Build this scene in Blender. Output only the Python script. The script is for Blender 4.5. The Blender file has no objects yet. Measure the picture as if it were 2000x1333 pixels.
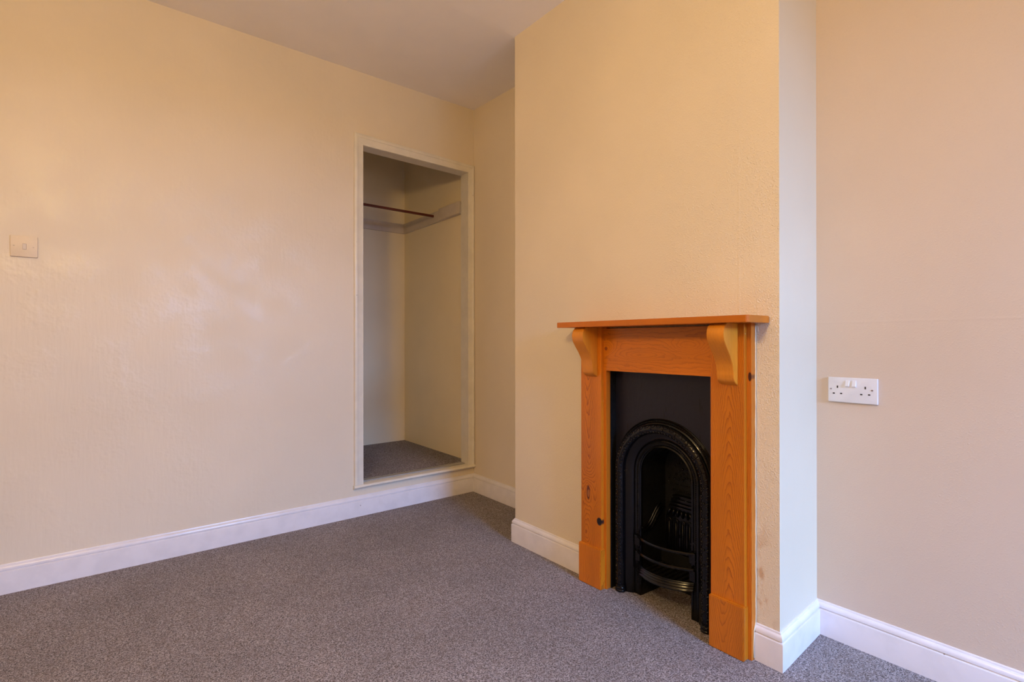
import bpy, bmesh, math, random
from mathutils import Vector, Matrix
random.seed(7)
S = bpy.context.scene
COL = S.collection
PI = math.pi

# ------------------------------------------------------------------ camera
CAMH = 1.04
F = Vector((0.6221, 0.7829, 0.0011)).normalized()
U0 = Vector((0.0001, -0.0015, 1.0))
R = F.cross(U0).normalized(); U = R.cross(F).normalized()
cam_d = bpy.data.cameras.new('camera'); cam = bpy.data.objects.new('camera', cam_d); COL.objects.link(cam)
cam_d.sensor_width = 36; cam_d.lens = 36 * 1001.86 / 2000; cam_d.clip_start = 0.02
M = Matrix((R, U, -F)).transposed().to_4x4(); M.translation = Vector((0, 0, CAMH)); cam.matrix_world = M
S.camera = cam

# ------------------------------------------------------------------ colour management, daylight
S.view_settings.view_transform = 'Standard'; S.view_settings.look = 'None'
S.view_settings.gamma = 1; S.view_settings.use_curve_mapping = False
S.view_settings.exposure = 0.0
W = bpy.data.worlds.new('world'); S.world = W; W.use_nodes = True
bg = W.node_tree.nodes['Background']; bg.inputs[0].default_value = (0.30, 0.55, 1.0, 1); bg.inputs[1].default_value = 1.0

def area(name, loc, target, sx, sy, power, color, spread=180):
    l = bpy.data.lights.new(name, 'AREA'); l.shape = 'RECTANGLE'; l.size = sx; l.size_y = sy
    l.energy = power; l.color = color; l.spread = math.radians(spread)
    o = bpy.data.objects.new(name, l); COL.objects.link(o); o.location = loc
    o.rotation_euler = (Vector(target) - Vector(loc)).to_track_quat('-Z', 'Y').to_euler()
    return o
# sky seen through the window (cool, from above) and light thrown back up by the ground outside (warm)
area('sky_light', (1.1, -4.7, 3.2), (1.2, -2.2, 1.6), 3.6, 2.9, 2950, (0.27, 0.49, 1.0))
area('ground_light', (1.2, -3.8, 0.1), (1.2, -2.2, 1.6), 3.4, 2.0, 250, (1.0, 0.94, 0.94))
# the pendant bulb on the bedroom ceiling, behind the camera
pl = bpy.data.lights.new('pendant_bulb_light', 'POINT'); pl.energy = 66; pl.color = (1.0, 0.69, 0.29); pl.shadow_soft_size = 0.12
po = bpy.data.objects.new('pendant_bulb_light', pl); COL.objects.link(po); po.location = (-0.40, 0.42, 1.97)

# ------------------------------------------------------------------ node expression helper
class N:
    """wraps a node socket so that field formulas can be written as arithmetic"""
    def __init__(s, t, k): s.t = t; s.k = k
    def _m(s, op, *a):
        n = s.t.nodes.new('ShaderNodeMath'); n.operation = op
        for i, v in enumerate((s,) + a):
            if isinstance(v, N): s.t.links.new(v.k, n.inputs[i])
            else: n.inputs[i].default_value = v
        return N(s.t, n.outputs[0])
    def __add__(s, o): return s._m('ADD', o)
    __radd__ = __add__
    def __sub__(s, o): return s._m('SUBTRACT', o)
    def __mul__(s, o): return s._m('MULTIPLY', o)
    __rmul__ = __mul__
    def __truediv__(s, o): return s._m('DIVIDE', o)
    def pw(s, o): return s._m('POWER', o)
    def sqrt(s): return s._m('SQRT')
    def fract(s): return s._m('FRACT')
    def exp(s): return s._m('EXPONENT')
    def lt(s, o): return s._m('LESS_THAN', o)
    def gt(s, o): return s._m('GREATER_THAN', o)
    def clamp(s): 
        r = s._m('ADD', 0.0); r.k.node.use_clamp = True; return r
    def mr(s, a, b, c=0.0, d=1.0):
        n = s.t.nodes.new('ShaderNodeMapRange'); n.interpolation_type = 'SMOOTHSTEP'
        s.t.links.new(s.k, n.inputs[0])
        for i, v in enumerate((a, b, c, d)): n.inputs[i + 1].default_value = v
        return N(s.t, n.outputs[0])

def new_mat(name):
    m = bpy.data.materials.new(name); m.use_nodes = True; t = m.node_tree
    return m, t, t.nodes['Principled BSDF']
def coords(t):
    tc = t.nodes.new('ShaderNodeTexCoord'); sp = t.nodes.new('ShaderNodeSeparateXYZ')
    t.links.new(tc.outputs['Object'], sp.inputs[0])
    return tc.outputs['Object'], N(t, sp.outputs[0]), N(t, sp.outputs[1]), N(t, sp.outputs[2])
def scaled(t, vec, sc, off=(0, 0, 0)):
    mp = t.nodes.new('ShaderNodeMapping'); t.links.new(vec, mp.inputs[0])
    mp.inputs['Scale'].default_value = sc; mp.inputs['Location'].default_value = off
    return mp.outputs[0]
def noise(t, vec, scale, detail=2, rough=0.5, col=False):
    n = t.nodes.new('ShaderNodeTexNoise'); t.links.new(vec, n.inputs['Vector'])
    n.inputs['Scale'].default_value = scale; n.inputs['Detail'].default_value = detail; n.inputs['Roughness'].default_value = rough
    return n.outputs['Color'] if col else N(t, n.outputs['Fac'])
def voro(t, vec, scale, out='Distance'):
    n = t.nodes.new('ShaderNodeTexVoronoi'); t.links.new(vec, n.inputs['Vector']); n.inputs['Scale'].default_value = scale
    return n
def mix(t, f, a, b, mode='MIX'):
    n = t.nodes.new('ShaderNodeMix'); n.data_type = 'RGBA'; n.blend_type = mode
    if isinstance(f, N): t.links.new(f.k, n.inputs[0])
    else: n.inputs[0].default_value = f
    for i, v in ((6, a), (7, b)):
        if isinstance(v, tuple): n.inputs[i].default_value = v + (1,) if len(v) == 3 else v
        else: t.links.new(v, n.inputs[i])
    return n.outputs[2]
def bump(t, b, h, strength, dist):
    n = t.nodes.new('ShaderNodeBump'); t.links.new(h.k, n.inputs['Height'])
    n.inputs['Strength'].default_value = strength; n.inputs['Distance'].default_value = dist
    t.links.new(n.outputs[0], b.inputs['Normal'])

# ------------------------------------------------------------------ materials
CREAM = (0.80, 0.69, 0.53)
def wall_mat(name, color, rough, chips, seam=None, stain=False, orange_peel=0.0):
    m, t, b = new_mat(name)
    v, x, y, z = coords(t)
    big = noise(t, v, 1.7, 3)
    c = mix(t, big.mr(0.3, 0.7), tuple(k * 0.97 for k in color), tuple(min(1, k * 1.03) for k in color))
    if stain:   # damp tan marks on the paper beside the foot of the fire surround
        s = noise(t, scaled(t, v, (1, 1, 0.55)), 26, 3)
        near = (y - 0.805).pw(2.0) if False else (y - 0.80) * (y - 0.80)
        f = ((near * -900.0).exp() * z.mr(0.52, 0.20) * s.mr(0.48, 0.62)) * 0.75
        c = mix(t, f, c, (0.52, 0.27, 0.10))
    t.links.new(c, b.inputs['Base Color'])
    b.inputs['Roughness'].default_value = rough
    h = noise(t, v, 9, 3) * 0.35
    if chips:
        vo = voro(t, v, 150); sc_ = t.nodes.new('ShaderNodeSeparateColor'); t.links.new(vo.outputs['Color'], sc_.inputs[0])
        n1 = N(t, vo.outputs['Distance']).mr(0.52, 0.12) * N(t, sc_.outputs[0]).mr(0.15, 0.9)
        n2 = noise(t, v, 200, 2, 0.5).mr(0.48, 0.72); patch = noise(t, v, 6, 2).mr(0.3, 0.62, 0.6, 1.0) * (y + z * 0.25).mr(2.05, 1.45, 0.30, 1.0)
        h = h + ((n1 * 0.50 + n2 * 0.30) * patch) * chips
    if orange_peel:
        st = noise(t, scaled(t, v, (1, 1, 0.13)), 75, 3); blot = noise(t, v, 6.5, 4, 0.62)
        h = h + st * orange_peel + blot.mr(0.45, 0.75) * (orange_peel * 2.2)
        t.links.new((blot.mr(0.35, 0.7, rough + 0.10, rough - 0.08)).k, b.inputs['Roughness'])
    if seam is not None:
        for ax, pos in seam:
            q = {'y': y, 'z': z}[ax] - pos
            h = h + (q * q * -60000.0).exp() * 0.14
    bump(t, b, h, 1.0, 0.0022)
    return m
M_wallA = wall_mat('cream_eggshell_paint', CREAM, 0.42, 0.0, orange_peel=0.30)
M_chip = wall_mat('cream_woodchip_paper', CREAM, 0.62, 1.0, seam=[('y', 0.875), ('z', 2.46)], stain=True)
M_alc = wall_mat('darkened_cream_lining_paper', (0.66, 0.54, 0.43), 0.60, 0.30, seam=[('z', 1.105)])  # cream darkened in colour, slightly pinker, to offset lamp light on the alcove
M_rec = wall_mat('cream_smooth_paper', CREAM, 0.60, 0.0)
M_ret = wall_mat('darkened_cream_smooth_return', (0.76, 0.67, 0.49), 0.5, 0.0)  # same cream as the breast, colour lowered to offset the bright window light
M_closet = wall_mat('cupboard_paint', (0.95, 0.82, 0.58), 0.7, 0.0)
M_ceil = wall_mat('ceiling_paint', (0.94, 0.89, 0.86), 0.8, 0.0)

def paint(name, color, rough, wear=0.0, yellow=False):
    m, t, b = new_mat(name); v, x, y, z = coords(t)
    n = noise(t, v, 14, 4)
    c = mix(t, n.mr(0.35, 0.7), color, tuple(k * 0.93 for k in color))
    if wear:
        w = voro(t, scaled(t, v, (1, 1, 0.6)), 20)
        w2 = N(t, w.outputs['Distance']).lt(0.05) * noise(t, v, 5, 1).gt(0.55)
        c = mix(t, w2 * wear, c, (0.20, 0.13, 0.08))
    t.links.new(c, b.inputs['Base Color']); b.inputs['Roughness'].default_value = rough
    bump(t, b, noise(t, v, 30, 3), 0.35, 0.0012)
    return m
M_white = paint('white_gloss_paint', (0.83, 0.79, 0.80), 0.22, 0.6)
M_trim = paint('cream_gloss_trim', (0.82, 0.76, 0.64), 0.28, 0.5)
M_batten = paint('batten_paint', (0.72, 0.62, 0.52), 0.45, 0.4)
M_caulk = paint('white_sealant', (0.80, 0.68, 0.46), 0.5)
M_plast = paint('white_plastic', (0.78, 0.77, 0.78), 0.25)
M_switch = paint('overpainted_plastic', (0.78, 0.64, 0.47), 0.40)
M_rocker = paint('switch_rocker_plastic', (0.76, 0.66, 0.56), 0.3)
M_frame = paint('window_paint', (0.82, 0.82, 0.80), 0.3)

def carpet():
    m, t, b = new_mat('grey_twist_carpet'); v, x, y, z = coords(t)
    a = noise(t, v, 195, 4, 0.8); c2 = noise(t, v, 460, 2, 0.7); big = noise(t, v, 3.0, 4, 0.6)
    tone = (a * 0.52 + c2 * 0.48).mr(0.42, 0.59)
    c = mix(t, tone, (0.040, 0.033, 0.032), (0.72, 0.65, 0.66))
    c = mix(t, noise(t, v, 90, 2).mr(0.42, 0.62) * 0.35, c, (0.23, 0.17, 0.14))
    c = mix(t, big.mr(0.3, 0.7) * 0.22, c, (0.11, 0.10, 0.10))
    t.links.new(c, b.inputs['Base Color']); b.inputs['Roughness'].default_value = 1.0
    b.inputs['Specular IOR Level'].default_value = 0.1
    bump(t, b, a * 0.7 + c2 * 0.3, 1.0, 0.006)
    return m
M_carpet = carpet()

WOOD_L = (0.64, 0.190, 0.009); WOOD_D = (0.20, 0.026, 0.001)
def wood(name, along, field, cores=(), light=WOOD_L, dark=WOOD_D, contrast=0.75, seed=0.0, rough=0.28, chips=0.8):
    """orange-varnished pine; field(N...) gives the growth-ring number over the board's face"""
    m, t, b = new_mat(name); v, x, y, z = coords(t)
    sc = {'z': (1, 1, 0.12), 'y': (1, 0.12, 1), 'x': (0.12, 1, 1)}[along]
    wob = noise(t, scaled(t, v, tuple(2.5 * k if k < 1 else k for k in sc), (seed, seed, seed)), 16, 3, 0.55) - 0.5
    wob2 = noise(t, scaled(t, v, tuple(3.5 * k if k < 1 else k for k in sc), (seed, 2, seed)), 60, 3, 0.6) - 0.5
    f = field(x, y, z) + wob * 3.4 + wob2 * 1.1
    fr = f.fract()
    line = fr.pw(4.5) * fr.mr(1.0, 0.93)
    fib = noise(t, scaled(t, v, tuple(k * 0.35 if k < 1 else k for k in sc), (seed, 0, 0)), 420, 3, 0.6)
    tone = noise(t, scaled(t, v, sc, (seed, 1, 0)), 9, 3)
    c = mix(t, tone.mr(0.3, 0.7), tuple(k * 0.86 for k in light), tuple(min(1, k * 1.08) for k in light))
    c = mix(t, line * contrast * noise(t, scaled(t, v, sc, (seed, 5, 1)), 14, 2).mr(0.25, 0.6, 0.35, 1.0), c, dark)
    c = mix(t, fib.mr(0.5, 0.8) * 0.30, c, dark)
    for (cy, cz, ry, rz, colr) in cores:
        q = ((y - cy) / ry); w = ((z - cz) / rz); d = (q * q + w * w)
        c = mix(t, d.mr(1.15, 0.55), c, colr)
    if chips:
        vo = voro(t, v, 34); d = N(t, vo.outputs['Distance'])
        spc = t.nodes.new('ShaderNodeSeparateColor'); t.links.new(vo.outputs['Color'], spc.inputs[0])
        pick = N(t, spc.outputs[0]).gt(0.78)
        fl = d.lt(N(t, spc.outputs[1]) * 0.05 + 0.02) * pick * noise(t, v, 40, 1).gt(0.45)
        c = mix(t, fl * chips, c, (0.80, 0.66, 0.50))
    t.links.new(c, b.inputs['Base Color']); b.inputs['Roughness'].default_value = rough
    b.inputs['Specular IOR Level'].default_value = 0.48
    bump(t, b, fib * 0.5 + line * 0.5, 0.25, 0.0006)
    return m

def iron(name, base=(0.0035, 0.0035, 0.0045), rough=0.14, brush=False):
    m, t, b = new_mat(name); v, x, y, z = coords(t)
    b.inputs['Base Color'].default_value = base + (1,)
    n = noise(t, v, 38, 4, 0.6)
    t.links.new(n.mr(0.3, 0.75, rough - 0.06, rough + 0.14).k, b.inputs['Roughness'])
    b.inputs['Specular IOR Level'].default_value = 0.36
    h = noise(t, v, 60, 3)
    if brush:
        st = noise(t, scaled(t, v, (1, 1, 0.25), (3, 2, 1)), 34, 3, 0.6)
        c = mix(t, st.mr(0.62, 0.70), base, (0.006, 0.005, 0.007)); t.links.new(c, b.inputs['Base Color'])
        h = h + st * 1.2
    bump(t, b, h, 0.35, 0.002)
    return m
M_iron = iron('black_grate_paint')
M_plate = iron('slate_black_painted_plate', (0.010, 0.010, 0.020), 0.34, True)
M_soot = iron('sooty_black_iron', (0.002, 0.002, 0.002), 0.6)
def flat(name, c, rough=0.5, metal=0.0):
    m, t, b = new_mat(name); v, x, y, z = coords(t)
    cc = mix(t, noise(t, v, 60, 2).mr(0.3, 0.7), c, tuple(k * 0.85 for k in c)); t.links.new(cc, b.inputs['Base Color'])
    b.inputs['Roughness'].default_value = rough; b.inputs['Metallic'].default_value = metal; return m
M_dark = flat('socket_hole', (0.015, 0.01, 0.012), 0.7)
M_gap = flat('switch_gap', (0.20, 0.11, 0.07), 0.7)
M_screw = flat('plated_screw', (0.55, 0.50, 0.52), 0.3, 0.9)
M_strip = flat('grey_threshold_metal', (0.42, 0.40, 0.36), 0.35, 0.3)
M_rail = flat('dark_red_stained_rail', (0.13, 0.022, 0.010), 0.35)
M_brass = flat('window_catch_brass', (0.6, 0.42, 0.15), 0.3, 0.9)
def glass():
    m = bpy.data.materials.new('window_glass'); m.use_nodes = True; t = m.node_tree
    for n in list(t.nodes): t.nodes.remove(n)
    o = t.nodes.new('ShaderNodeOutputMaterial'); a = t.nodes.new('ShaderNodeBsdfTransparent'); g = t.nodes.new('ShaderNodeBsdfGlossy'); x = t.nodes.new('ShaderNodeMixShader')
    g.inputs['Roughness'].default_value = 0.02; x.inputs[0].default_value = 0.06
    t.links.new(a.outputs[0], x.inputs[1]); t.links.new(g.outputs[0], x.inputs[2]); t.links.new(x.outputs[0], o.inputs[0]); return m
M_glass = glass()

# ------------------------------------------------------------------ mesh helpers
def box(bm, x0, x1, y0, y1, z0, z1, bev=0.0, seg=2):
    r = bmesh.ops.create_cube(bm, size=1.0); vs = r['verts']
    for v in vs:
        v.co = Vector(((x0 + x1) / 2 + v.co.x * (x1 - x0), (y0 + y1) / 2 + v.co.y * (y1 - y0), (z0 + z1) / 2 + v.co.z * (z1 - z0)))
    if bev:
        es = list({e for v in vs for e in v.link_edges})
        bmesh.ops.bevel(bm, geom=es, offset=bev, segments=seg, affect='EDGES', profile=0.6)
    return vs
def prism(bm, pts, ax, a, b):
    """extrude a polygon given in the two other axes from a to b along ax"""
    def mk(p, q):
        if ax == 'y': return Vector((p[0], q, p[1]))
        if ax == 'z': return Vector((p[0], p[1], q))
        return Vector((q, p[0], p[1]))
    A = [bm.verts.new(mk(p, a)) for p in pts]; B = [bm.verts.new(mk(p, b)) for p in pts]
    n = len(pts)
    for i in range(n): bm.faces.new((A[i], A[(i + 1) % n], B[(i + 1) % n], B[i]))
    bm.faces.new(A[::-1]); bm.faces.new(B)
    bmesh.ops.recalc_face_normals(bm, faces=bm.faces[:])
def sweep(bm, secs, closed_sec=True, caps=True):
    """secs: list of equal-length rings of points, joined one to the next"""
    rings = [[bm.verts.new(p) for p in s] for s in secs]
    n = len(rings[0]); m = n if closed_sec else n - 1
    for a, b in zip(rings, rings[1:]):
        for i in range(m): bm.faces.new((a[i], a[(i + 1) % n], b[(i + 1) % n], b[i]))
    if caps and closed_sec: bm.faces.new(rings[0][::-1]); bm.faces.new(rings[-1])
    bmesh.ops.recalc_face_normals(bm, faces=bm.faces[:])
def tube(bm, path, r, n=10, squash=None):
    secs = []
    for i, p in enumerate(path):
        p = Vector(p); q0 = Vector(path[max(0, i - 1)]); q1 = Vector(path[min(len(path) - 1, i + 1)])
        d = (q1 - q0).normalized(); u = d.cross(Vector((1, 0, 0)))
        if u.length < 0.2: u = d.cross(Vector((0, 0, 1)))
        u.normalize(); w = d.cross(u)
        rr = r[i] if isinstance(r, (list, tuple)) else r
        secs.append([p + (u * math.cos(2 * PI * k / n) + w * math.sin(2 * PI * k / n)) * rr for k in range(n)])
    sweep(bm, secs)
def blob(bm, c, sx, sy, sz, rot=None, sub=1):
    r = bmesh.ops.create_icosphere(bm, subdivisions=sub, radius=1.0)
    for v in r['verts']:
        p = Vector((v.co.x * sx, v.co.y * sy, v.co.z * sz))
        if rot: p = rot @ p
        v.co = Vector(c) + p
def obj(name, bm, mat, parent=None, base=(0, 0, 0), smooth=None, **props):
    me = bpy.data.meshes.new(name); bm.to_mesh(me); bm.free()
    if mat: me.materials.append(mat)
    if base != (0, 0, 0): me.transform(Matrix.Translation(-Vector(base)))
    if smooth:
        me.shade_smooth() if smooth is True else me.set_sharp_from_angle(angle=math.radians(smooth)) 
        if smooth is not True:
            for p in me.polygons: p.use_smooth = True
            me.set_sharp_from_angle(angle=math.radians(smooth))
    o = bpy.data.objects.new(name, me); COL.objects.link(o)
    if parent: o.parent = parent
    elif base != (0, 0, 0): o.location = base
    for k, v in props.items(): o[k] = v
    return o
def thing(name, loc, label=None, cat=None, kind=None, group=None):
    e = bpy.data.objects.new(name, None); COL.objects.link(e); e.location = loc; e.empty_display_size = 0.1
    if label: e['label'] = label
    if cat: e['category'] = cat
    if kind: e['kind'] = kind
    if group: e['group'] = group
    return e
ST = dict(kind='structure')

# ------------------------------------------------------------------ room dimensions (metres, camera above the origin)
YA = 2.9573          # wall with the cupboard opening
XB = 2.0101          # back of the recess left of the chimney breast
XB2 = 1.9961         # back of the alcove right of it
XF, XF2 = 1.6663, 1.6695
Y1, Y2, Y2B = 2.0708, 0.7433, 0.7595
YW, XW = -2.10, -1.75
def xfront(y): return XF + (XF2 - XF) * (Y1 - y) / (Y1 - Y2)
HB = 2.80

# floor and ceiling
bm = bmesh.new(); box(bm, XW - .1, 2.12, YW - .1, YA + .1, -0.08, 0.004); obj('floor', bm, M_carpet, label='grey flecked twist-pile carpet over the whole bedroom floor', **ST)
bm = bmesh.new()
prism(bm, [(YW - .1, 2.62), (2.0708, 2.62), (YA, 2.650), (YA + .1, 2.653), (YA + .1, HB), (YW - .1, HB)], 'x', XW - .1, 2.12)
obj('ceiling', bm, M_ceil, label='plain painted ceiling', **ST)

# wall with the cupboard opening
DZ0, DX0, DX1, DZ1 = 0.168, 1.2105, 1.9592, 2.2085
bm = bmesh.new()
box(bm, XW - .1, DX0 - .012, YA, YA + .083, 0, HB); box(bm, DX1 + .012, XB + .11, YA, YA + .083, 0, HB)
box(bm, DX0 - .012, DX1 + .012, YA, YA + .083, 2.226, HB); box(bm, DX0 - .012, DX1 + .012, YA, YA + .083, 0, DZ0)
obj('wall_left', bm, M_wallA, label='cream wall with the raised cupboard opening and a light switch', **ST)

# fireplace wall: recess and alcove backs, with the chimney breast as a part
bm = bmesh.new()
box(bm, XB2, XB2 + .124, YW - .1, Y2B + .1, 0, HB)
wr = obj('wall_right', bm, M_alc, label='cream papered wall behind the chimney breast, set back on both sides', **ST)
bm = bmesh.new(); box(bm, XB, XB + .11, Y1 - .1, YA, 0, HB); obj('recess_wall', bm, M_rec, wr)
OY0, OY1, OZ = 0.962, 1.432, 0.918
bm = bmesh.new()
prism(bm, [(XF, Y1), (xfront(OY1), OY1), (2.09, OY1), (2.09, Y1)], 'z', 0, HB)
prism(bm, [(xfront(OY0), OY0), (XF2, Y2), (XB2 + .02, Y2B + .001), (2.09, Y2B), (2.09, OY0)], 'z', 0, HB)
prism(bm, [(xfront(OY1), OY1), (xfront(OY0), OY0), (2.09, OY0), (2.09, OY1)], 'z', OZ, HB)
cb = obj('chimney_breast', bm, M_chip, wr); cb.data.materials.append(M_ret)
for p in cb.data.polygons:      # the smooth side face of the breast
    if p.normal.y < -0.9 and p.center.y < 0.78: p.material_index = 1
# far walls of the room, behind the camera
WX0, WX1, WZ0, WZ1 = 0.75, 1.72, 0.80, 2.15
bm = bmesh.new()
box(bm, XW - .1, WX0, YW - .24, YW, 0, HB); box(bm, WX1, 2.12, YW - .24, YW, 0, HB)
box(bm, WX0, WX1, YW - .24, YW, 0, WZ0); box(bm, WX0, WX1, YW - .24, YW, WZ1, HB)
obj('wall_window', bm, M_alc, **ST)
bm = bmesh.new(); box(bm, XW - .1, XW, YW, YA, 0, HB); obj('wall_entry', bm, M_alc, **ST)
# cupboard interior
CX1, CY1, CZF = 2.0142, 4.0132, 0.197
bm = bmesh.new()
box(bm, 0.95, CX1 + .1, CY1, CY1 + .1, 0, HB); box(bm, CX1, CX1 + .1, YA + .083, CY1, 0, HB)
box(bm, 0.85, 0.95, YA + .083, CY1 + .1, 0, HB); box(bm, 0.95, CX1, YA + .083, CY1, 2.76, HB)
obj('wall_cupboard', bm, M_closet, label='inside walls of the walk-in cupboard', **ST)
bm = bmesh.new(); box(bm, 0.95, CX1, YA + .078, CY1, 0.10, CZF)
obj('floor', bm, M_carpet, label='raised cupboard floor covered in the same grey carpet', **ST)

# ------------------------------------------------------------------ skirting boards
SKP = [(0, 0), (.0150, 0), (.0150, .0915), (.0143, .0945), (.0122, .0958), (.0100, .0965), (.0092, .0978), (.0100, .0990),
       (.0122, .0998), (.0130, .1012), (.0128, .1060), (.0112, .1120), (.0078, .1165), (.0048, .1185), (.0044, .1215), (.0030, .1240), (0, .1245)]
def skirting(path, names, mat, hscale=1.0):
    P = [Vector((a, b, 0)) for a, b in path]
    def nrm(i):
        d = (P[i + 1] - P[i]).normalized(); return Vector((d.y, -d.x, 0))
    offs = []
    for i in range(len(P)):
        if i == 0: offs.append(nrm(0))
        elif i == len(P) - 1: offs.append(nrm(i - 1))
        else:
            a, b = nrm(i - 1), nrm(i); m = (a + b); offs.append(m / (1 + a.dot(b)))
    for i, (nm, lab) in enumerate(names):
        bm = bmesh.new()
        sweep(bm, [[P[j] + offs[j] * d + Vector((0, 0, z * hscale)) for d, z in SKP] for j in (i, i + 1)])
        obj(nm, bm, mat, smooth=25, label=lab, **ST)
skirting([(XW, YA), (XB, YA), (XB, Y1), (XF, Y1), (xfront(1.5765), 1.5765)],
         [('baseboard_left', 'white skirting board along the cupboard wall'), ('baseboard_recess', 'white skirting board at the back of the left recess'),
          ('baseboard_return', 'white skirting board on the left side of the chimney breast'), ('baseboard_chimney', 'white skirting board left of the fire surround')], M_white, 1.005)
skirting([(xfront(.8165), .8165), (XF2, Y2), (XB2, Y2B), (XB2, YW)],
         [('baseboard_front', 'short white skirting board right of the fire surround'), ('baseboard_side', 'white skirting board on the right side of the chimney breast'),
          ('baseboard_right', 'white skirting board under the socket')], M_white, 0.97)

# ------------------------------------------------------------------ cupboard door frame (no door is hung in it)
dr = thing('door_1', (DX0, YA, DZ0), kind='structure', label='white moulded frame round the cupboard opening, no door hung')
DB = (DX0, YA, DZ0)
inn = [(DX0, .190), (DX0, 2.2131), (DX1, 2.2034), (DX1, .190)]
out = [(1.1546, .190), (1.1546, 2.2793), (2.0088, 2.2570), (2.0088, .190)]
AP = [(0.0, 0.0), (0.0, .008), (.03, .0105), (.10, .0112), (.16, .0100), (.20, .0112), (.56, .0120), (.62, .0132), (.66, .0165), (.78, .0185), (.88, .0180), (.96, .0155), (1.0, .0120), (1.0, 0.0)]
for k in range(3):
    bm = bmesh.new(); secs = []
    for j in (k, k + 1):
        a, b = inn[j], out[j]
        secs.append([Vector((a[0] + (b[0] - a[0]) * t, YA - d, a[1] + (b[1] - a[1]) * t)) for t, d in AP])
    sweep(bm, secs); obj('architrave', bm, M_trim, dr, DB, smooth=25)
for k in range(3):
    bm = bmesh.new(); a, b = inn[k], inn[k + 1]
    oa = [(-.012, 0), (-.012, .012), (.012, .012), (.012, 0)]
    pts = [(a[0], a[1]), (b[0], b[1]), (b[0] + oa[k + 1][0], b[1] + oa[k + 1][1]), (a[0] + oa[k][0], a[1] + oa[k][1])]
    prism(bm, pts, 'y', YA + .0005, YA + .083); obj('lining_board', bm, M_trim, dr, DB)
bm = bmesh.new()
prof = [(YA + .07, .168), (YA - .010, .168), (YA - .0175, .1700), (YA - .0225, .1745), (YA - .0245, .1795), (YA - .0225, .1845), (YA - .0175, .1885), (YA - .010, .1900), (YA + .07, .1900)]
prism(bm, prof, 'x', 1.1500, 2.0098); obj('sill', bm, M_trim, dr, DB, smooth=30)
bm = bmesh.new(); box(bm, DX0 + .001, DX1 - .001, YA + .034, YA + .078, .1902, .1985, .003); obj('threshold_strip', bm, M_strip, dr, DB, label='grey worn threshold strip')
# cupboard fittings
def simple(name, bm, mat, label, cat, base, group=None, smooth=None):
    p = dict(label=label, category=cat)
    if group: p['group'] = group
    return obj(name, bm, mat, None, base, smooth, **p)
bm = bmesh.new(); box(bm, 0.955, CX1, CY1 - .018, CY1, 1.960, 2.040, .002)
simple('shelf_batten', bm, M_batten, 'long painted batten on the back wall inside the cupboard', 'batten', (1.5, CY1, 1.96))
bm = bmesh.new(); box(bm, CX1 - .017, CX1, 3.10, CY1 - .0182, 1.958, 2.042, .002)
simple('shelf_batten', bm, M_batten, 'painted batten on the right side wall inside the cupboard, behind the rail end', 'batten', (CX1, 3.6, 1.96))
bm = bmesh.new(); box(bm, CX1 - .036, CX1 - .0172, 3.0985, 3.385, 1.957, 2.045, .004)
simple('shelf_batten', bm, M_batten, 'short thick block of wood at the front end of the cupboard side batten', 'batten', (CX1, 3.25, 1.96))
t = thing('clothes_rail', (1.5, 3.49, 2.012), 'dark red-brown hanging rail across the top of the cupboard', 'rail')
bm = bmesh.new(); box(bm, 0.952, CX1 - .0175, 3.483, 3.497, 2.003, 2.021, .003); obj('rod', bm, M_rail, t, (1.5, 3.49, 2.012))

# ------------------------------------------------------------------ fire surround
FB = (1.6663, 1.192, 0.0)
fs = thing('fire_surround', FB, 'orange-varnished pine fire surround with bracketed mantel shelf on the chimney breast', 'fireplace')
L = lambda y: y - FB[1]
XBD, XPL, XPT = 1.640, 1.624, 1.6125     # front planes: backing boards, pilasters, plinths
def hyp(u, c): return (u * u + c * c).sqrt()
def kn(y, z, cy, cz, ry, rz, amp):
    q = (y - cy) / ry; w = (z - cz) / rz; return ((q * q + w * w) * -1.0).exp() * amp
W_rp = wood('pine_right_pilaster', 'z', lambda x, y, z: z * 21.0 + x * 300.0 + hyp(y - L(.889) + z * 0.006, .024) * 200.0, seed=1.3, contrast=1.0)
W_rpl = wood('pine_right_plinth', 'z', lambda x, y, z: z * -26.0 + x * 300.0 + hyp(y - L(.902), .018) * 170.0, seed=4.1)
k1 = (L(1.519), .3935); k2 = (L(1.4526), .2845)
W_lp = wood('pine_left_pilaster', 'z', lambda x, y, z: z * -18.0 + x * 300.0 + hyp(y - L(1.517), .022) * 160.0 + kn(y, z, k1[0], k1[1], .030, .075, 7.0) + kn(y, z, k2[0], k2[1], .035, .05, 6.0) + kn(y, z, L(1.54), .22, .03, .05, -4.0),
            cores=[(k1[0], k1[1], .0105, .033, (.12, .022, .008)), (k1[0] - .001, k1[1] - .004, .0075, .018, (.36, .12, .03)), (k2[0] + .004, k2[1], .015, .018, (.018, .012, .014))], seed=2.2, contrast=1.0)
W_lpl = wood('pine_left_plinth', 'z', lambda x, y, z: y * 170.0 + z * 6.0 + kn(y, z, L(1.50), .05, .02, .05, 2.0), seed=7.7)
W_bd = wood('pine_backing_board', 'z', lambda x, y, z: y * 150.0 + x * 190.0 + z * 3.0, seed=5.0, light=(.60, .17, .012),
            cores=[(L(.8235), .925, .006, .016, (.06, .012, .008))])
W_fr = wood('pine_frieze', 'y', lambda x, y, z: hyp(z - 1.000, .022) * 75.0 + y * 3.0 + kn(y, z, L(1.432), 1.012, .045, .026, 5.0) + kn(y, z, L(1.046), 1.022, .075, .026, 5.5) + kn(y, z, L(1.24), .985, .10, .016, -3.0),
            cores=[(L(1.432), 1.010, .009, .008, (.30, .07, .015))], seed=3.0, contrast=0.5, chips=0.3)
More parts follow.
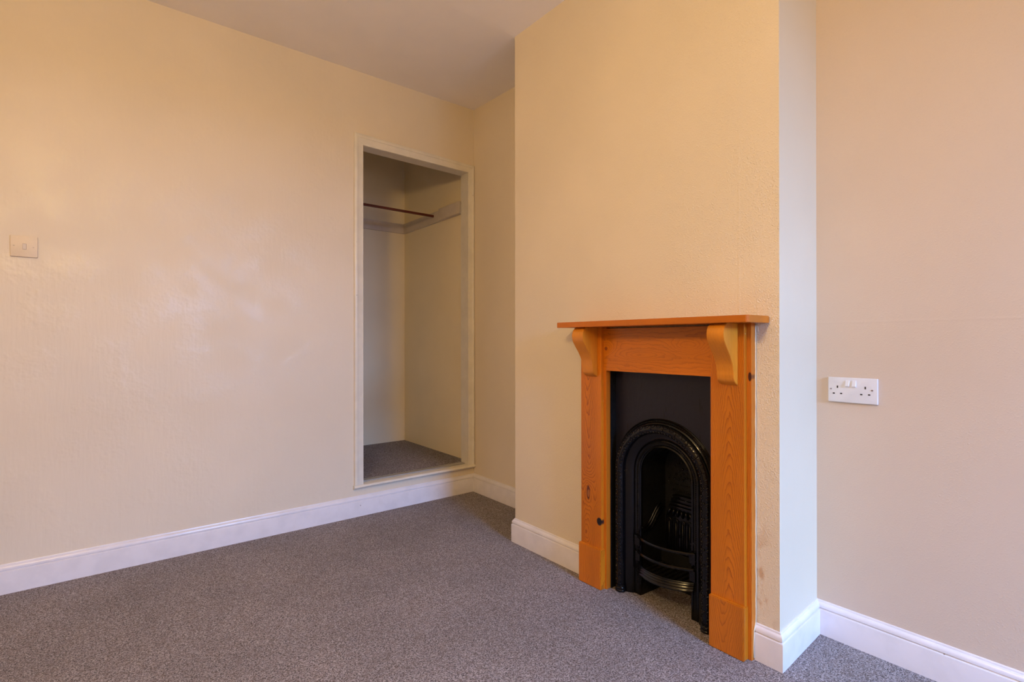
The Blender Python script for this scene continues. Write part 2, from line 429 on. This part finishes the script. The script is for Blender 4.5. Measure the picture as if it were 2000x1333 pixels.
W_sh = wood('pine_shelf', 'y', lambda x, y, z: z * 260.0 + y * 3.0 + x * 60.0, seed=6.0, contrast=0.6, light=(.60, .17, .010))
W_co = wood('pine_bracket', 'z', lambda x, y, z: y * 90.0 + x * 40.0 + z * 5.0, seed=8.4, contrast=0.12, light=(.74, .27, .022), chips=0.9)

def part(name, build, mat, parent=fs, base=FB, smooth=None, **p):
    bm = bmesh.new(); build(bm); return obj(name, bm, mat, parent, base, smooth, **p)
ZB = 0.004
part('backing_board', lambda b: box(b, XBD, 1.6655, 1.432, 1.5755, ZB, 1.0985, .0012), W_bd)
part('backing_board', lambda b: box(b, XBD, 1.6655, .8184, .9617, ZB, 1.0985, .0012), W_bd)
part('frieze_board', lambda b: box(b, XBD - .001, 1.6655, .9618, 1.4318, OZ, 1.0935, .0012), W_fr)
part('frieze_edge', lambda b: box(b, XBD - .001, XBD, .9506, .9618, OZ, 1.0935), W_fr)
part('frieze_edge', lambda b: box(b, XBD - .001, XBD, 1.4318, 1.4449, OZ, 1.0935), W_fr)
part('pilaster', lambda b: box(b, XPL, XBD, 1.445, 1.5608, ZB, 1.0985, .0018), W_lp, label='left pilaster with two dark knots')
part('pilaster', lambda b: box(b, XPL, XBD, .8336, .9505, ZB, 1.0985, .0018), W_rp, label='right pilaster with arched grain')
def plinth(y0, y1, i0, i1, zt):   # U-shaped in plan: front board with cheeks either side of the pilaster
    return lambda b: (prism(b, [(XPT, y0), (XPT, y1), (XBD, y1), (XBD, i1), (XPL, i1), (XPL, i0), (XBD, i0), (XBD, y0)], 'z', ZB, zt),
                      bmesh.ops.bevel(b, geom=[e for e in b.edges if min(v.co.x for v in e.verts) < XPT + 1e-5], offset=.0026, segments=2, affect='EDGES'))
part('plinth_block', plinth(1.4396, 1.5665, 1.4449, 1.5609, .1715), W_lpl)
part('plinth_block', plinth(.8305, .9535, .8335, .9506, .1790), W_rpl)
def shelf(b):
    pts = [(1.6655, 1.612), (1.528, 1.612), (1.528, .7785), (1.534, .7725), (1.6655, .7725)]
    prism(b, pts, 'z', 1.0987, 1.1212)
    bmesh.ops.bevel(b, geom=b.edges[:], offset=.0015, segments=2, affect='EDGES')
part('mantel_shelf', shelf, W_sh)
def catmull(P, n=5):
    o = []
    for i in range(len(P) - 1):
        p0, p1, p2, p3 = [Vector(P[max(0, min(len(P) - 1, i + k))]) for k in (-1, 0, 1, 2)]
        for s in range(n):
            t = s / n; o.append(0.5 * ((2 * p1) + (p2 - p0) * t + (2 * p0 - 5 * p1 + 4 * p2 - p3) * t * t + (3 * p1 - p0 - 3 * p2 + p3) * t ** 3))
    o.append(Vector(P[-1])); return o
CP = [(1.556, 1.0986), (1.5440, 1.090), (1.5355, 1.076), (1.5335, 1.060), (1.5395, 1.041), (1.555, 1.018), (1.574, .993), (1.588, .968), (1.5945, .944), (1.5965, .925), (1.6035, .908), (1.6235, .8955)]
def bracket(y0, y1, zz=0.0):
    def f(b):
        pts = [(p.x, p.y + zz * (1.0986 - p.y) / .2) for p in catmull(CP)] + [(XPL - .0001, 1.0986)]
        prism(b, pts, 'y', y0, y1)
        bmesh.ops.bevel(b, geom=[e for e in b.edges if abs((e.verts[0].co - e.verts[1].co).y) < 1e-6], offset=.0013, segments=2, affect='EDGES')
    return f
part('bracket', bracket(.8548, .9137), W_co, smooth=30)
part('bracket', bracket(1.4655, 1.5275, -.004), W_co, smooth=30)
def caulk(b):
    path = []
    for i in range(40):
        z = 1.095 - i * (1.095 - .124) / 39
        path.append((1.6645, .8172 + random.uniform(-.0006, .0006), z))
    path += [(1.660, .8168, .115), (1.652, .8168, .100), (1.650, .8170, .05), (1.651, .8172, .012)]
    tube(b, path, [0.0022 + random.uniform(-.0004, .0005) for _ in path], 6)
part('sealant_bead', caulk, M_caulk, smooth=True, label='ragged white line of sealant')

# ------------------------------------------------------------------ cast-iron insert
YC = 1.197
IB = (1.70, YC, 0.0)
ins = thing('fireplace_insert', IB, 'black cast-iron arched fireplace insert with bowed bars inside the pine surround', 'fireplace')
ip = lambda name, build, mat=M_iron, smooth=None, **p: part(name, build, mat, ins, IB, smooth, **p)
def arch(r, zs, n=40, z0=0.004, x=1.70, cy=YC):
    """points up the left leg, over the arch and down the right leg"""
    P = []
    m = 14
    for i in range(m): P.append(Vector((x, cy + r, z0 + (zs - z0) * i / m)))
    for i in range(n + 1):
        a = PI * i / n; P.append(Vector((x, cy + r * math.cos(a), zs + r * math.sin(a))))
    for i in range(m): P.append(Vector((x, cy - r, zs - (zs - z0) * (i + 1) / m)))
    return P
ZS = 0.505
def plate(b):     # flat back plate with the arched hole
    hole = arch(.176, ZS, 32); X0, X1 = 1.700, 1.708
    y0, y1, zt = OY0 + .0012, OY1 - .0012, OZ + .0
    outer = []
    for p in hole:
        dy = p.y - YC; dz = p.z - ZS
        if p.z <= ZS + 1e-6: outer.append(Vector((X0, y1 if dy > 0 else y0, p.z)))
        else:
            hy = (y1 - YC); hz = zt - ZS; s = min(hy / max(1e-6, abs(dy)), hz / max(1e-6, dz))
            outer.append(Vector((X0, YC + dy * s, ZS + dz * s)))
    A = [b.verts.new((X0, p.y, p.z)) for p in hole]; B = [b.verts.new(p) for p in outer]
    for i in range(len(A) - 1): b.faces.new((A[i], A[i + 1], B[i + 1], B[i]))
    # corner fillers
    for sgn in (1, -1):
        c = b.verts.new((X0, y1 if sgn > 0 else y0, zt))
        idx = [i for i in range(len(B) - 1) if abs(B[i].co.z - zt) < 1e-5 and abs(B[i + 1].co.z - zt) > 1e-5 or abs(B[i].co.z - zt) > 1e-5 and abs(B[i + 1].co.z - zt) < 1e-5]
        i = idx[0] if sgn > 0 else idx[-1]
        b.faces.new((B[i], B[i + 1], c))
    bmesh.ops.recalc_face_normals(b, faces=b.faces[:])
    if sum(f.normal.x for f in b.faces) > 0: bmesh.ops.reverse_faces(b, faces=b.faces[:])
    r = bmesh.ops.extrude_face_region(b, geom=b.faces[:])
    for v in r['geom']:
        if isinstance(v, bmesh.types.BMVert): v.co.x = X1
    bmesh.ops.recalc_face_normals(b, faces=b.faces[:])
ip('back_plate', plate, M_plate)
ip('edge_fillet', lambda b: box(b, 1.6656, 1.6995, OY1 - .003, OY1 + .0004, .004, OZ - .001), M_soot, label='dark gap lining at the sides of the plate')

def arch_sweep(prof, zs=ZS, n=48):
    """prof: (radius, x) points; swept along the arch"""
    def f(b):
        secs = []
        ref = arch(1.0, zs, n)
        m = 14
        for i in range(len(ref)):
            sec = []
            for r, x in prof:
                if i < m: p = (x, YC + r, .004 + (zs - .004) * i / m)
                elif i <= m + n: a = PI * (i - m) / n; p = (x, YC + r * math.cos(a), zs + r * math.sin(a))
                else: p = (x, YC - r, zs - (zs - .004) * (i - m - n) / m)
                sec.append(Vector(p))
            secs.append(sec)
        sweep(b, secs)
    return f
def ring(rc, xc, rad, n=12, a0=0, a1=2 * PI): return [(rc + rad * math.cos(a0 + (a1 - a0) * k / n), xc + rad * math.sin(a0 + (a1 - a0) * k / n)) for k in range(n)]
# outer reeded moulding, ornate roll, splayed cove, inner frame
ip('outer_moulding', arch_sweep([(.2335, 1.7001), (.2335, 1.696), (.231, 1.6935), (.228, 1.6955), (.2265, 1.6935), (.2235, 1.690), (.220, 1.6915), (.2175, 1.688), (.214, 1.686), (.212, 1.690), (.212, 1.7001)]), smooth=30)
ip('arch_roll', arch_sweep(ring(.195, 1.6835, .0185, 14)), smooth=True)
ip('arch_cove', arch_sweep([(.181, 1.690), (.172, 1.692), (.160, 1.697), (.150, 1.704), (.1445, 1.7115), (.1445, 1.718), (.181, 1.718)]), smooth=40)
ip('inner_frame', arch_sweep([(.1445, 1.7116), (.139, 1.7090), (.136, 1.7120), (.127, 1.7125), (.124, 1.7095), (.121, 1.7125), (.1165, 1.7100), (.1140, 1.7130), (.1140, 1.724), (.1445, 1.724)], .508), smooth=30)
def station(r, zs, s):
    """point and tangent at arclength s along the arch of radius r, starting at the foot of the left leg"""
    if s < zs: return Vector((0, r, s)), Vector((0, 0, 1)), Vector((0, 1, 0))
    q = s - zs
    if q < PI * r:
        a = q / r; return Vector((0, r * math.cos(a), zs + r * math.sin(a))), Vector((0, -math.sin(a), math.cos(a))), Vector((0, math.cos(a), math.sin(a)))
    return Vector((0, -r, zs - (q - PI * r))), Vector((0, 0, -1)), Vector((0, -1, 0))
def ornament(b):
    r = .195; tot = 2 * ZS + PI * r; n = 118; X = Vector((-1, 0, 0))
    for i in range(n):
        s = .012 + (tot - .024) * i / (n - 1)
        p, tg, nr = station(r, ZS, s)
        for side in (-1, 1):
            ang = side * 0.62
            d = (X * math.cos(ang) + nr * math.sin(ang))          # direction on the roll surface
            cr = d.cross(tg)
            lean = (tg * 0.80 + cr * (0.60 * side)).normalized() if i % 2 else (tg * 0.55 - cr * (0.83 * side)).normalized()
            w = d.cross(lean).normalized()
            rot = Matrix((w, lean, d)).transposed()
            c = Vector((1.6835, YC, 0)) + p + d * .0182
            blob(b, c, .0031, .0084, .0042, rot)
        if i % 4 == 0:
            blob(b, Vector((1.6835, YC, 0)) + p + X * .0195, .0040, .0045, .0045)
ip('leaf_ornament', ornament, smooth=True, kind='stuff')
def bead_row(r, x, zs, rad, pitch, s0=.05):
    def f(b):
        tot = 2 * zs + PI * r; n = int((tot - 2 * s0) / pitch)
        for i in range(n + 1):
            p, tg, nr = station(r, zs, s0 + (tot - 2 * s0) * i / n)
            blob(b, Vector((x, YC, 0)) + p, rad, rad, rad)
    return f
ip('bead_row', bead_row(.2235, 1.6905, ZS, .0028, .0095, .01), smooth=True, kind='stuff')
ip('bead_row', bead_row(.1315, 1.7110, .508, .0030, .0072, .05), smooth=True, kind='stuff')
def foot(sg):
    def f(b):
        prof = [(.92, .004), (1, .007), (.97, .012), (.90, .0135), (.95, .016), (.99, .019), (.90, .024), (.84, .026), (.90, .029), (.86, .034)]
        sweep(b, [[Vector((1.6835 + .0235 * q * math.cos(a), YC + sg * .195 + .0235 * q * math.sin(a), z)) for a in [2 * PI * j / 16 for j in range(16)]] for q, z in prof])
    return f
ip('foot', foot(1), smooth=40); ip('foot', foot(-1), smooth=40)
# firebox
def firebox(b):
    # side cheeks, crown and back, all facing the room
    def pr(r, x): return [Vector((x, p.y, p.z)) for p in arch(r, .508, 24, .004)]
    a = [b.verts.new(p) for p in pr(.1145, 1.722)]; c = [b.verts.new(Vector((1.868, YC + (p.y - YC) * .93, p.z))) for p in pr(.1145, 1.868)]
    for i in range(len(a) - 1): b.faces.new((a[i], a[i + 1], c[i + 1], c[i]))
    b.faces.new(c)
ip('firebox', firebox, M_soot)
def fireback(b):
    # raised lower panel, leaning forward, with cornice steps above it
    for z0, z1, hw, xf in ((.392, .400, .050, 1.842), (.400, .406, .054, 1.838), (.381, .392, .058, 1.836), (.368, .377, .062, 1.833), (.354, .364, .066, 1.830)):
        box(b, xf, 1.8675, YC - hw, YC + hw, z0, z1, .0015)
    prism(b, [(YC - .064, .353), (YC + .064, .353), (YC + .078, .318), (YC + .080, .318), (YC + .088, .17), (YC - .088, .17), (YC - .078, .318)], 'x', 1.836, 1.8675)
ip('fireback_panel', fireback, M_iron, 30)
def relief(b):
    # arched medallion edged with beads, dentils below, leaves and round-topped flutes
    for i in range(23):
        a = PI * i / 22; blob(b, (1.864, YC + .086 * math.cos(a), .452 + .090 * math.sin(a)), .003, .003, .003)
    for i in range(19): blob(b, (1.864, YC - .080 + .160 * i / 18, .446), .003, .003, .003)
    for i in range(15): blob(b, (1.858, YC - .062 + .124 * i / 14, .424), .004, .0035, .0045)
    for k in range(3):
        for i in range(5 + 2 * k):
            a = PI * (i + .5) / (5 + 2 * k); r = .022 + .018 * k; blob(b, (1.864, YC + r * math.cos(a), .458 + r * math.sin(a)), .004, .0055, .0055)
    for i in range(7):
        yy = -.057 + .114 * i / 6
        path = [(1.835, YC + yy * 1.25, .322), (1.828, YC + yy * 1.12, .334), (1.8265, YC + yy, .345), (1.831, YC + yy * .95, .351)]
        tube(b, path, [.0035, .0055, .0055, .003], 8)
    for i in range(5):
        yy = -.064 + .128 * i / 4; w = .0095
        pth = [(1.834, YC + yy - w, .18)] + [(1.834, YC + yy - w * math.cos(a), .300 + w * math.sin(a)) for a in [PI * j / 8 for j in range(9)]] + [(1.834, YC + yy + w, .18)]
        tube(b, pth, .0024, 6)
        tube(b, [(1.834, YC + yy, .18), (1.834, YC + yy, .296)], .0030, 6)
ip('fireback_relief', relief, M_iron, True, kind='stuff')
# shaped side rail on each cheek of the basket
def cheek(sg):
    def f(b):
        base = [(1.722, .268), (1.738, .270), (1.756, .276), (1.775, .292), (1.795, .316), (1.815, .338), (1.835, .352)]
        pts = catmull(base, 4)
        for off, rad in ((0.013, .0040), (0.0, .0058), (-.014, .0040)):
            tube(b, [(p.x - off * .5, YC + sg * (.111 - (p.x - 1.722) * .06), p.y + off) for p in pts], rad, 8)
        # web under the rail
        A = [Vector((p.x, YC + sg * (.1135 - (p.x - 1.722) * .055), p.y)) for p in pts]
        secs = [[Vector((a.x, a.y, a.z + .010)), Vector((a.x, a.y - sg * .004, a.z + .010)), Vector((a.x, a.y - sg * .004, a.z - .016)), Vector((a.x, a.y, a.z - .016))] for a in A]
        sweep(b, secs)
    return f
ip('side_rail', cheek(1), smooth=40); ip('side_rail', cheek(-1), smooth=40)
# bowed front bars
YL, YR = YC + .126, YC - .130
def bow(t, b=.040): return 1.706 - b * math.sin(PI * t) ** 0.8
def bar(zl, zr, prof, b_=.040, ya=YL, yb=YR):
    def f(bm_):
        secs = []
        for i in range(25):
            t = i / 24; y = ya + (yb - ya) * t; z = zl + (zr - zl) * t; x = bow(t, b_)
            secs.append([Vector((x + dx, y, z + dz)) for dx, dz in prof])
        sweep(bm_, secs)
    return f
thin = [(-.003, .0045), (-.0045, .001), (-.0045, -.004), (-.002, -.0065), (.003, -.0065), (.004, -.002), (.004, .002), (.001, .0050)]
ip('front_bar', bar(.246, .252, thin), smooth=35); ip('front_bar', bar(.184, .194, thin), smooth=35)
lip = [(.004, .018), (-.001, .0185), (-.003, .016), (-.0015, .013), (-.004, .010), (-.0055, .007), (-.0035, .004), (-.006, .001), (-.0075, -.002), (-.0055, -.005), (-.0085, -.008), (-.0105, -.012), (-.0085, -.0165), (-.003, -.018), (.004, -.018)]
ip('ash_lip', bar(.118, .128, lip, .044), smooth=28)
for (ya, yb, za, zb) in ((YC + .112, YC + .139, .208, .248), (YC + .112, YC + .135, .147, .184), (YC - .137, YC - .112, .214, .256), (YC - .137, YC - .112, .150, .190)):
    ip('bar_lug', lambda b: box(b, 1.7005, 1.7098, ya, yb, za, zb, .002))
ip('grate_floor', lambda b: [box(b, 1.690, 1.845, YC - .10 + i * .0235, YC - .10 + i * .0235 + .012, .108, .118, .002) for i in range(9)] + [box(b, 1.835, 1.867, YC - .104, YC + .104, .10, .17)], M_soot)

# ------------------------------------------------------------------ double socket
SB = (XB2, .6455, .872)
so = thing('double_socket', SB, 'white double plug socket with two switches on the right-hand alcove wall', 'socket')
sp = lambda name, build, mat=M_plast, smooth=None, **p: part(name, build, mat, so, SB, smooth, **p)
sy0, sy1, sz0, sz1 = .5715, .7190, .8300, .9155; xs = XB2 - .0095
def rotp(b):   # the plate hangs very slightly out of level
    pass
sp('face_plate', lambda b: box(b, xs, XB2 - .0002, sy0, sy1, sz0, sz1, .0028, 3), smooth=35)
for (ya, yb, za, zb) in ((.6532, .6647, .8840, .9062), (.6330, .6445, .8838, .9062)):
    def rk(b, ya=ya, yb=yb, za=za, zb=zb):
        prism(b, [(xs + .0005, za), (xs - .0048, za + .0008), (xs - .0056, za + .0035), (xs - .0010, zb), (xs + .0005, zb)], 'y', ya, yb)
        bmesh.ops.bevel(b, geom=b.edges[:], offset=.0005, segments=1, affect='EDGES')
    sp('rocker_switch', rk)
    sp('switch_surround', lambda b: box(b, xs - .0004, xs + .0002, ya - .0012, yb + .0012, za - .0012, zb + .0012), M_dark if False else M_screw if False else M_plast)
for cy, cz, w, h in ((.6896, .8826, .0042, .0082), (.6066, .8836, .0042, .0082), (.7009, .8596, .0066, .0042), (.6782, .8601, .0066, .0042), (.6182, .8608, .0066, .0042), (.5955, .8612, .0066, .0042)):
    sp('pin_slot', lambda b: box(b, xs - .0003, xs + .004, cy - w / 2, cy + w / 2, cz - h / 2, cz + h / 2), M_dark)
def screw(b, x, cy, cz, r, ax='x'):
    secs = []
    for q, d in ((1, 0), (1, .0006), (.8, .0010)):
        if ax == 'x': secs.append([Vector((x - d, cy + r * q * math.cos(a), cz + r * q * math.sin(a))) for a in [2 * PI * j / 14 for j in range(14)]])
        else: secs.append([Vector((cy + r * q * math.cos(a), x - d, cz + r * q * math.sin(a))) for a in [2 * PI * j / 14 for j in range(14)]])
    sweep(b, secs)
for cy, cz in ((.7098, .8749), (.5870, .8764)):
    s_ = sp('screw', lambda b: screw(b, xs, cy, cz, .0031), M_screw, label='metal screw head')
    part('screw_slot', lambda b: box(b, xs - .0013, xs - .0009, cy - .0026, cy + .0026, cz - .0004, cz + .0004), M_dark, s_, SB)

# ------------------------------------------------------------------ light switch
LB = (-.2627, YA, 1.4405)
ls = thing('light_switch', LB, 'cream-painted single light switch on the cupboard wall', 'light switch')
lp = lambda name, build, mat=M_switch, smooth=None, **p: part(name, build, mat, ls, LB, smooth, **p)
yp = YA - .0085
lp('face_plate', lambda b: box(b, -.3055, -.2208, yp, YA - .0002, 1.3965, 1.4842, .0026, 3), smooth=35)
def rock(b):
    prism(b, [(yp + .0004, 1.4285), (yp - .0012, 1.4290), (yp - .0030, 1.4505), (yp + .0004, 1.4510)], 'x', -.2672, -.2566)
lp('rocker_surround', lambda b: box(b, -.2678, -.2560, yp - .0003, yp + .0006, 1.4279, 1.4516), M_gap, label='dark gap round the rocker')
lp('rocker', rock, M_rocker)
for cx, cz in ((-.2940, 1.442), (-.2338, 1.4385)):
    s_ = lp('screw', lambda b: screw(b, yp, cx, cz, .0028, 'y'), M_switch)
    part('screw_slot', lambda b: box(b, cx - .0022, cx + .0022, yp - .0013, yp - .0009, cz - .0004, cz + .0004), M_dark, s_, LB)

# ------------------------------------------------------------------ window behind the camera
wn = thing('window_1', ((WX0 + WX1) / 2, YW, WZ0), kind='structure')
WB = ((WX0 + WX1) / 2, YW, WZ0)
wp = lambda name, build, mat=M_frame: part(name, build, mat, wn, WB)
for a in ((WX0, WX0 + .05, WZ0, WZ1), (WX1 - .05, WX1, WZ0, WZ1), (WX0 + .05, WX1 - .05, WZ0, WZ0 + .06), (WX0 + .05, WX1 - .05, WZ1 - .05, WZ1), (WX0 + .05, WX1 - .05, 1.49, 1.535)):
    wp('frame_bar', lambda b: box(b, a[0], a[1], YW - .16, YW - .10, a[2], a[3], .004))
wp('window_sill', lambda b: box(b, WX0 - .04, WX1 + .04, YW - .1, YW + .09, WZ0 - .028, WZ0 - .0005, .006))
wp('pane', lambda b: box(b, WX0 + .05, WX1 - .05, YW - .132, YW - .128, WZ0 + .06, 1.49), M_glass)
wp('pane', lambda b: box(b, WX0 + .05, WX1 - .05, YW - .132, YW - .128, 1.535, WZ1 - .05), M_glass)
wp('window_catch', lambda b: box(b, 1.19, 1.27, YW - .10, YW - .085, 1.505, 1.52, .003), M_brass)
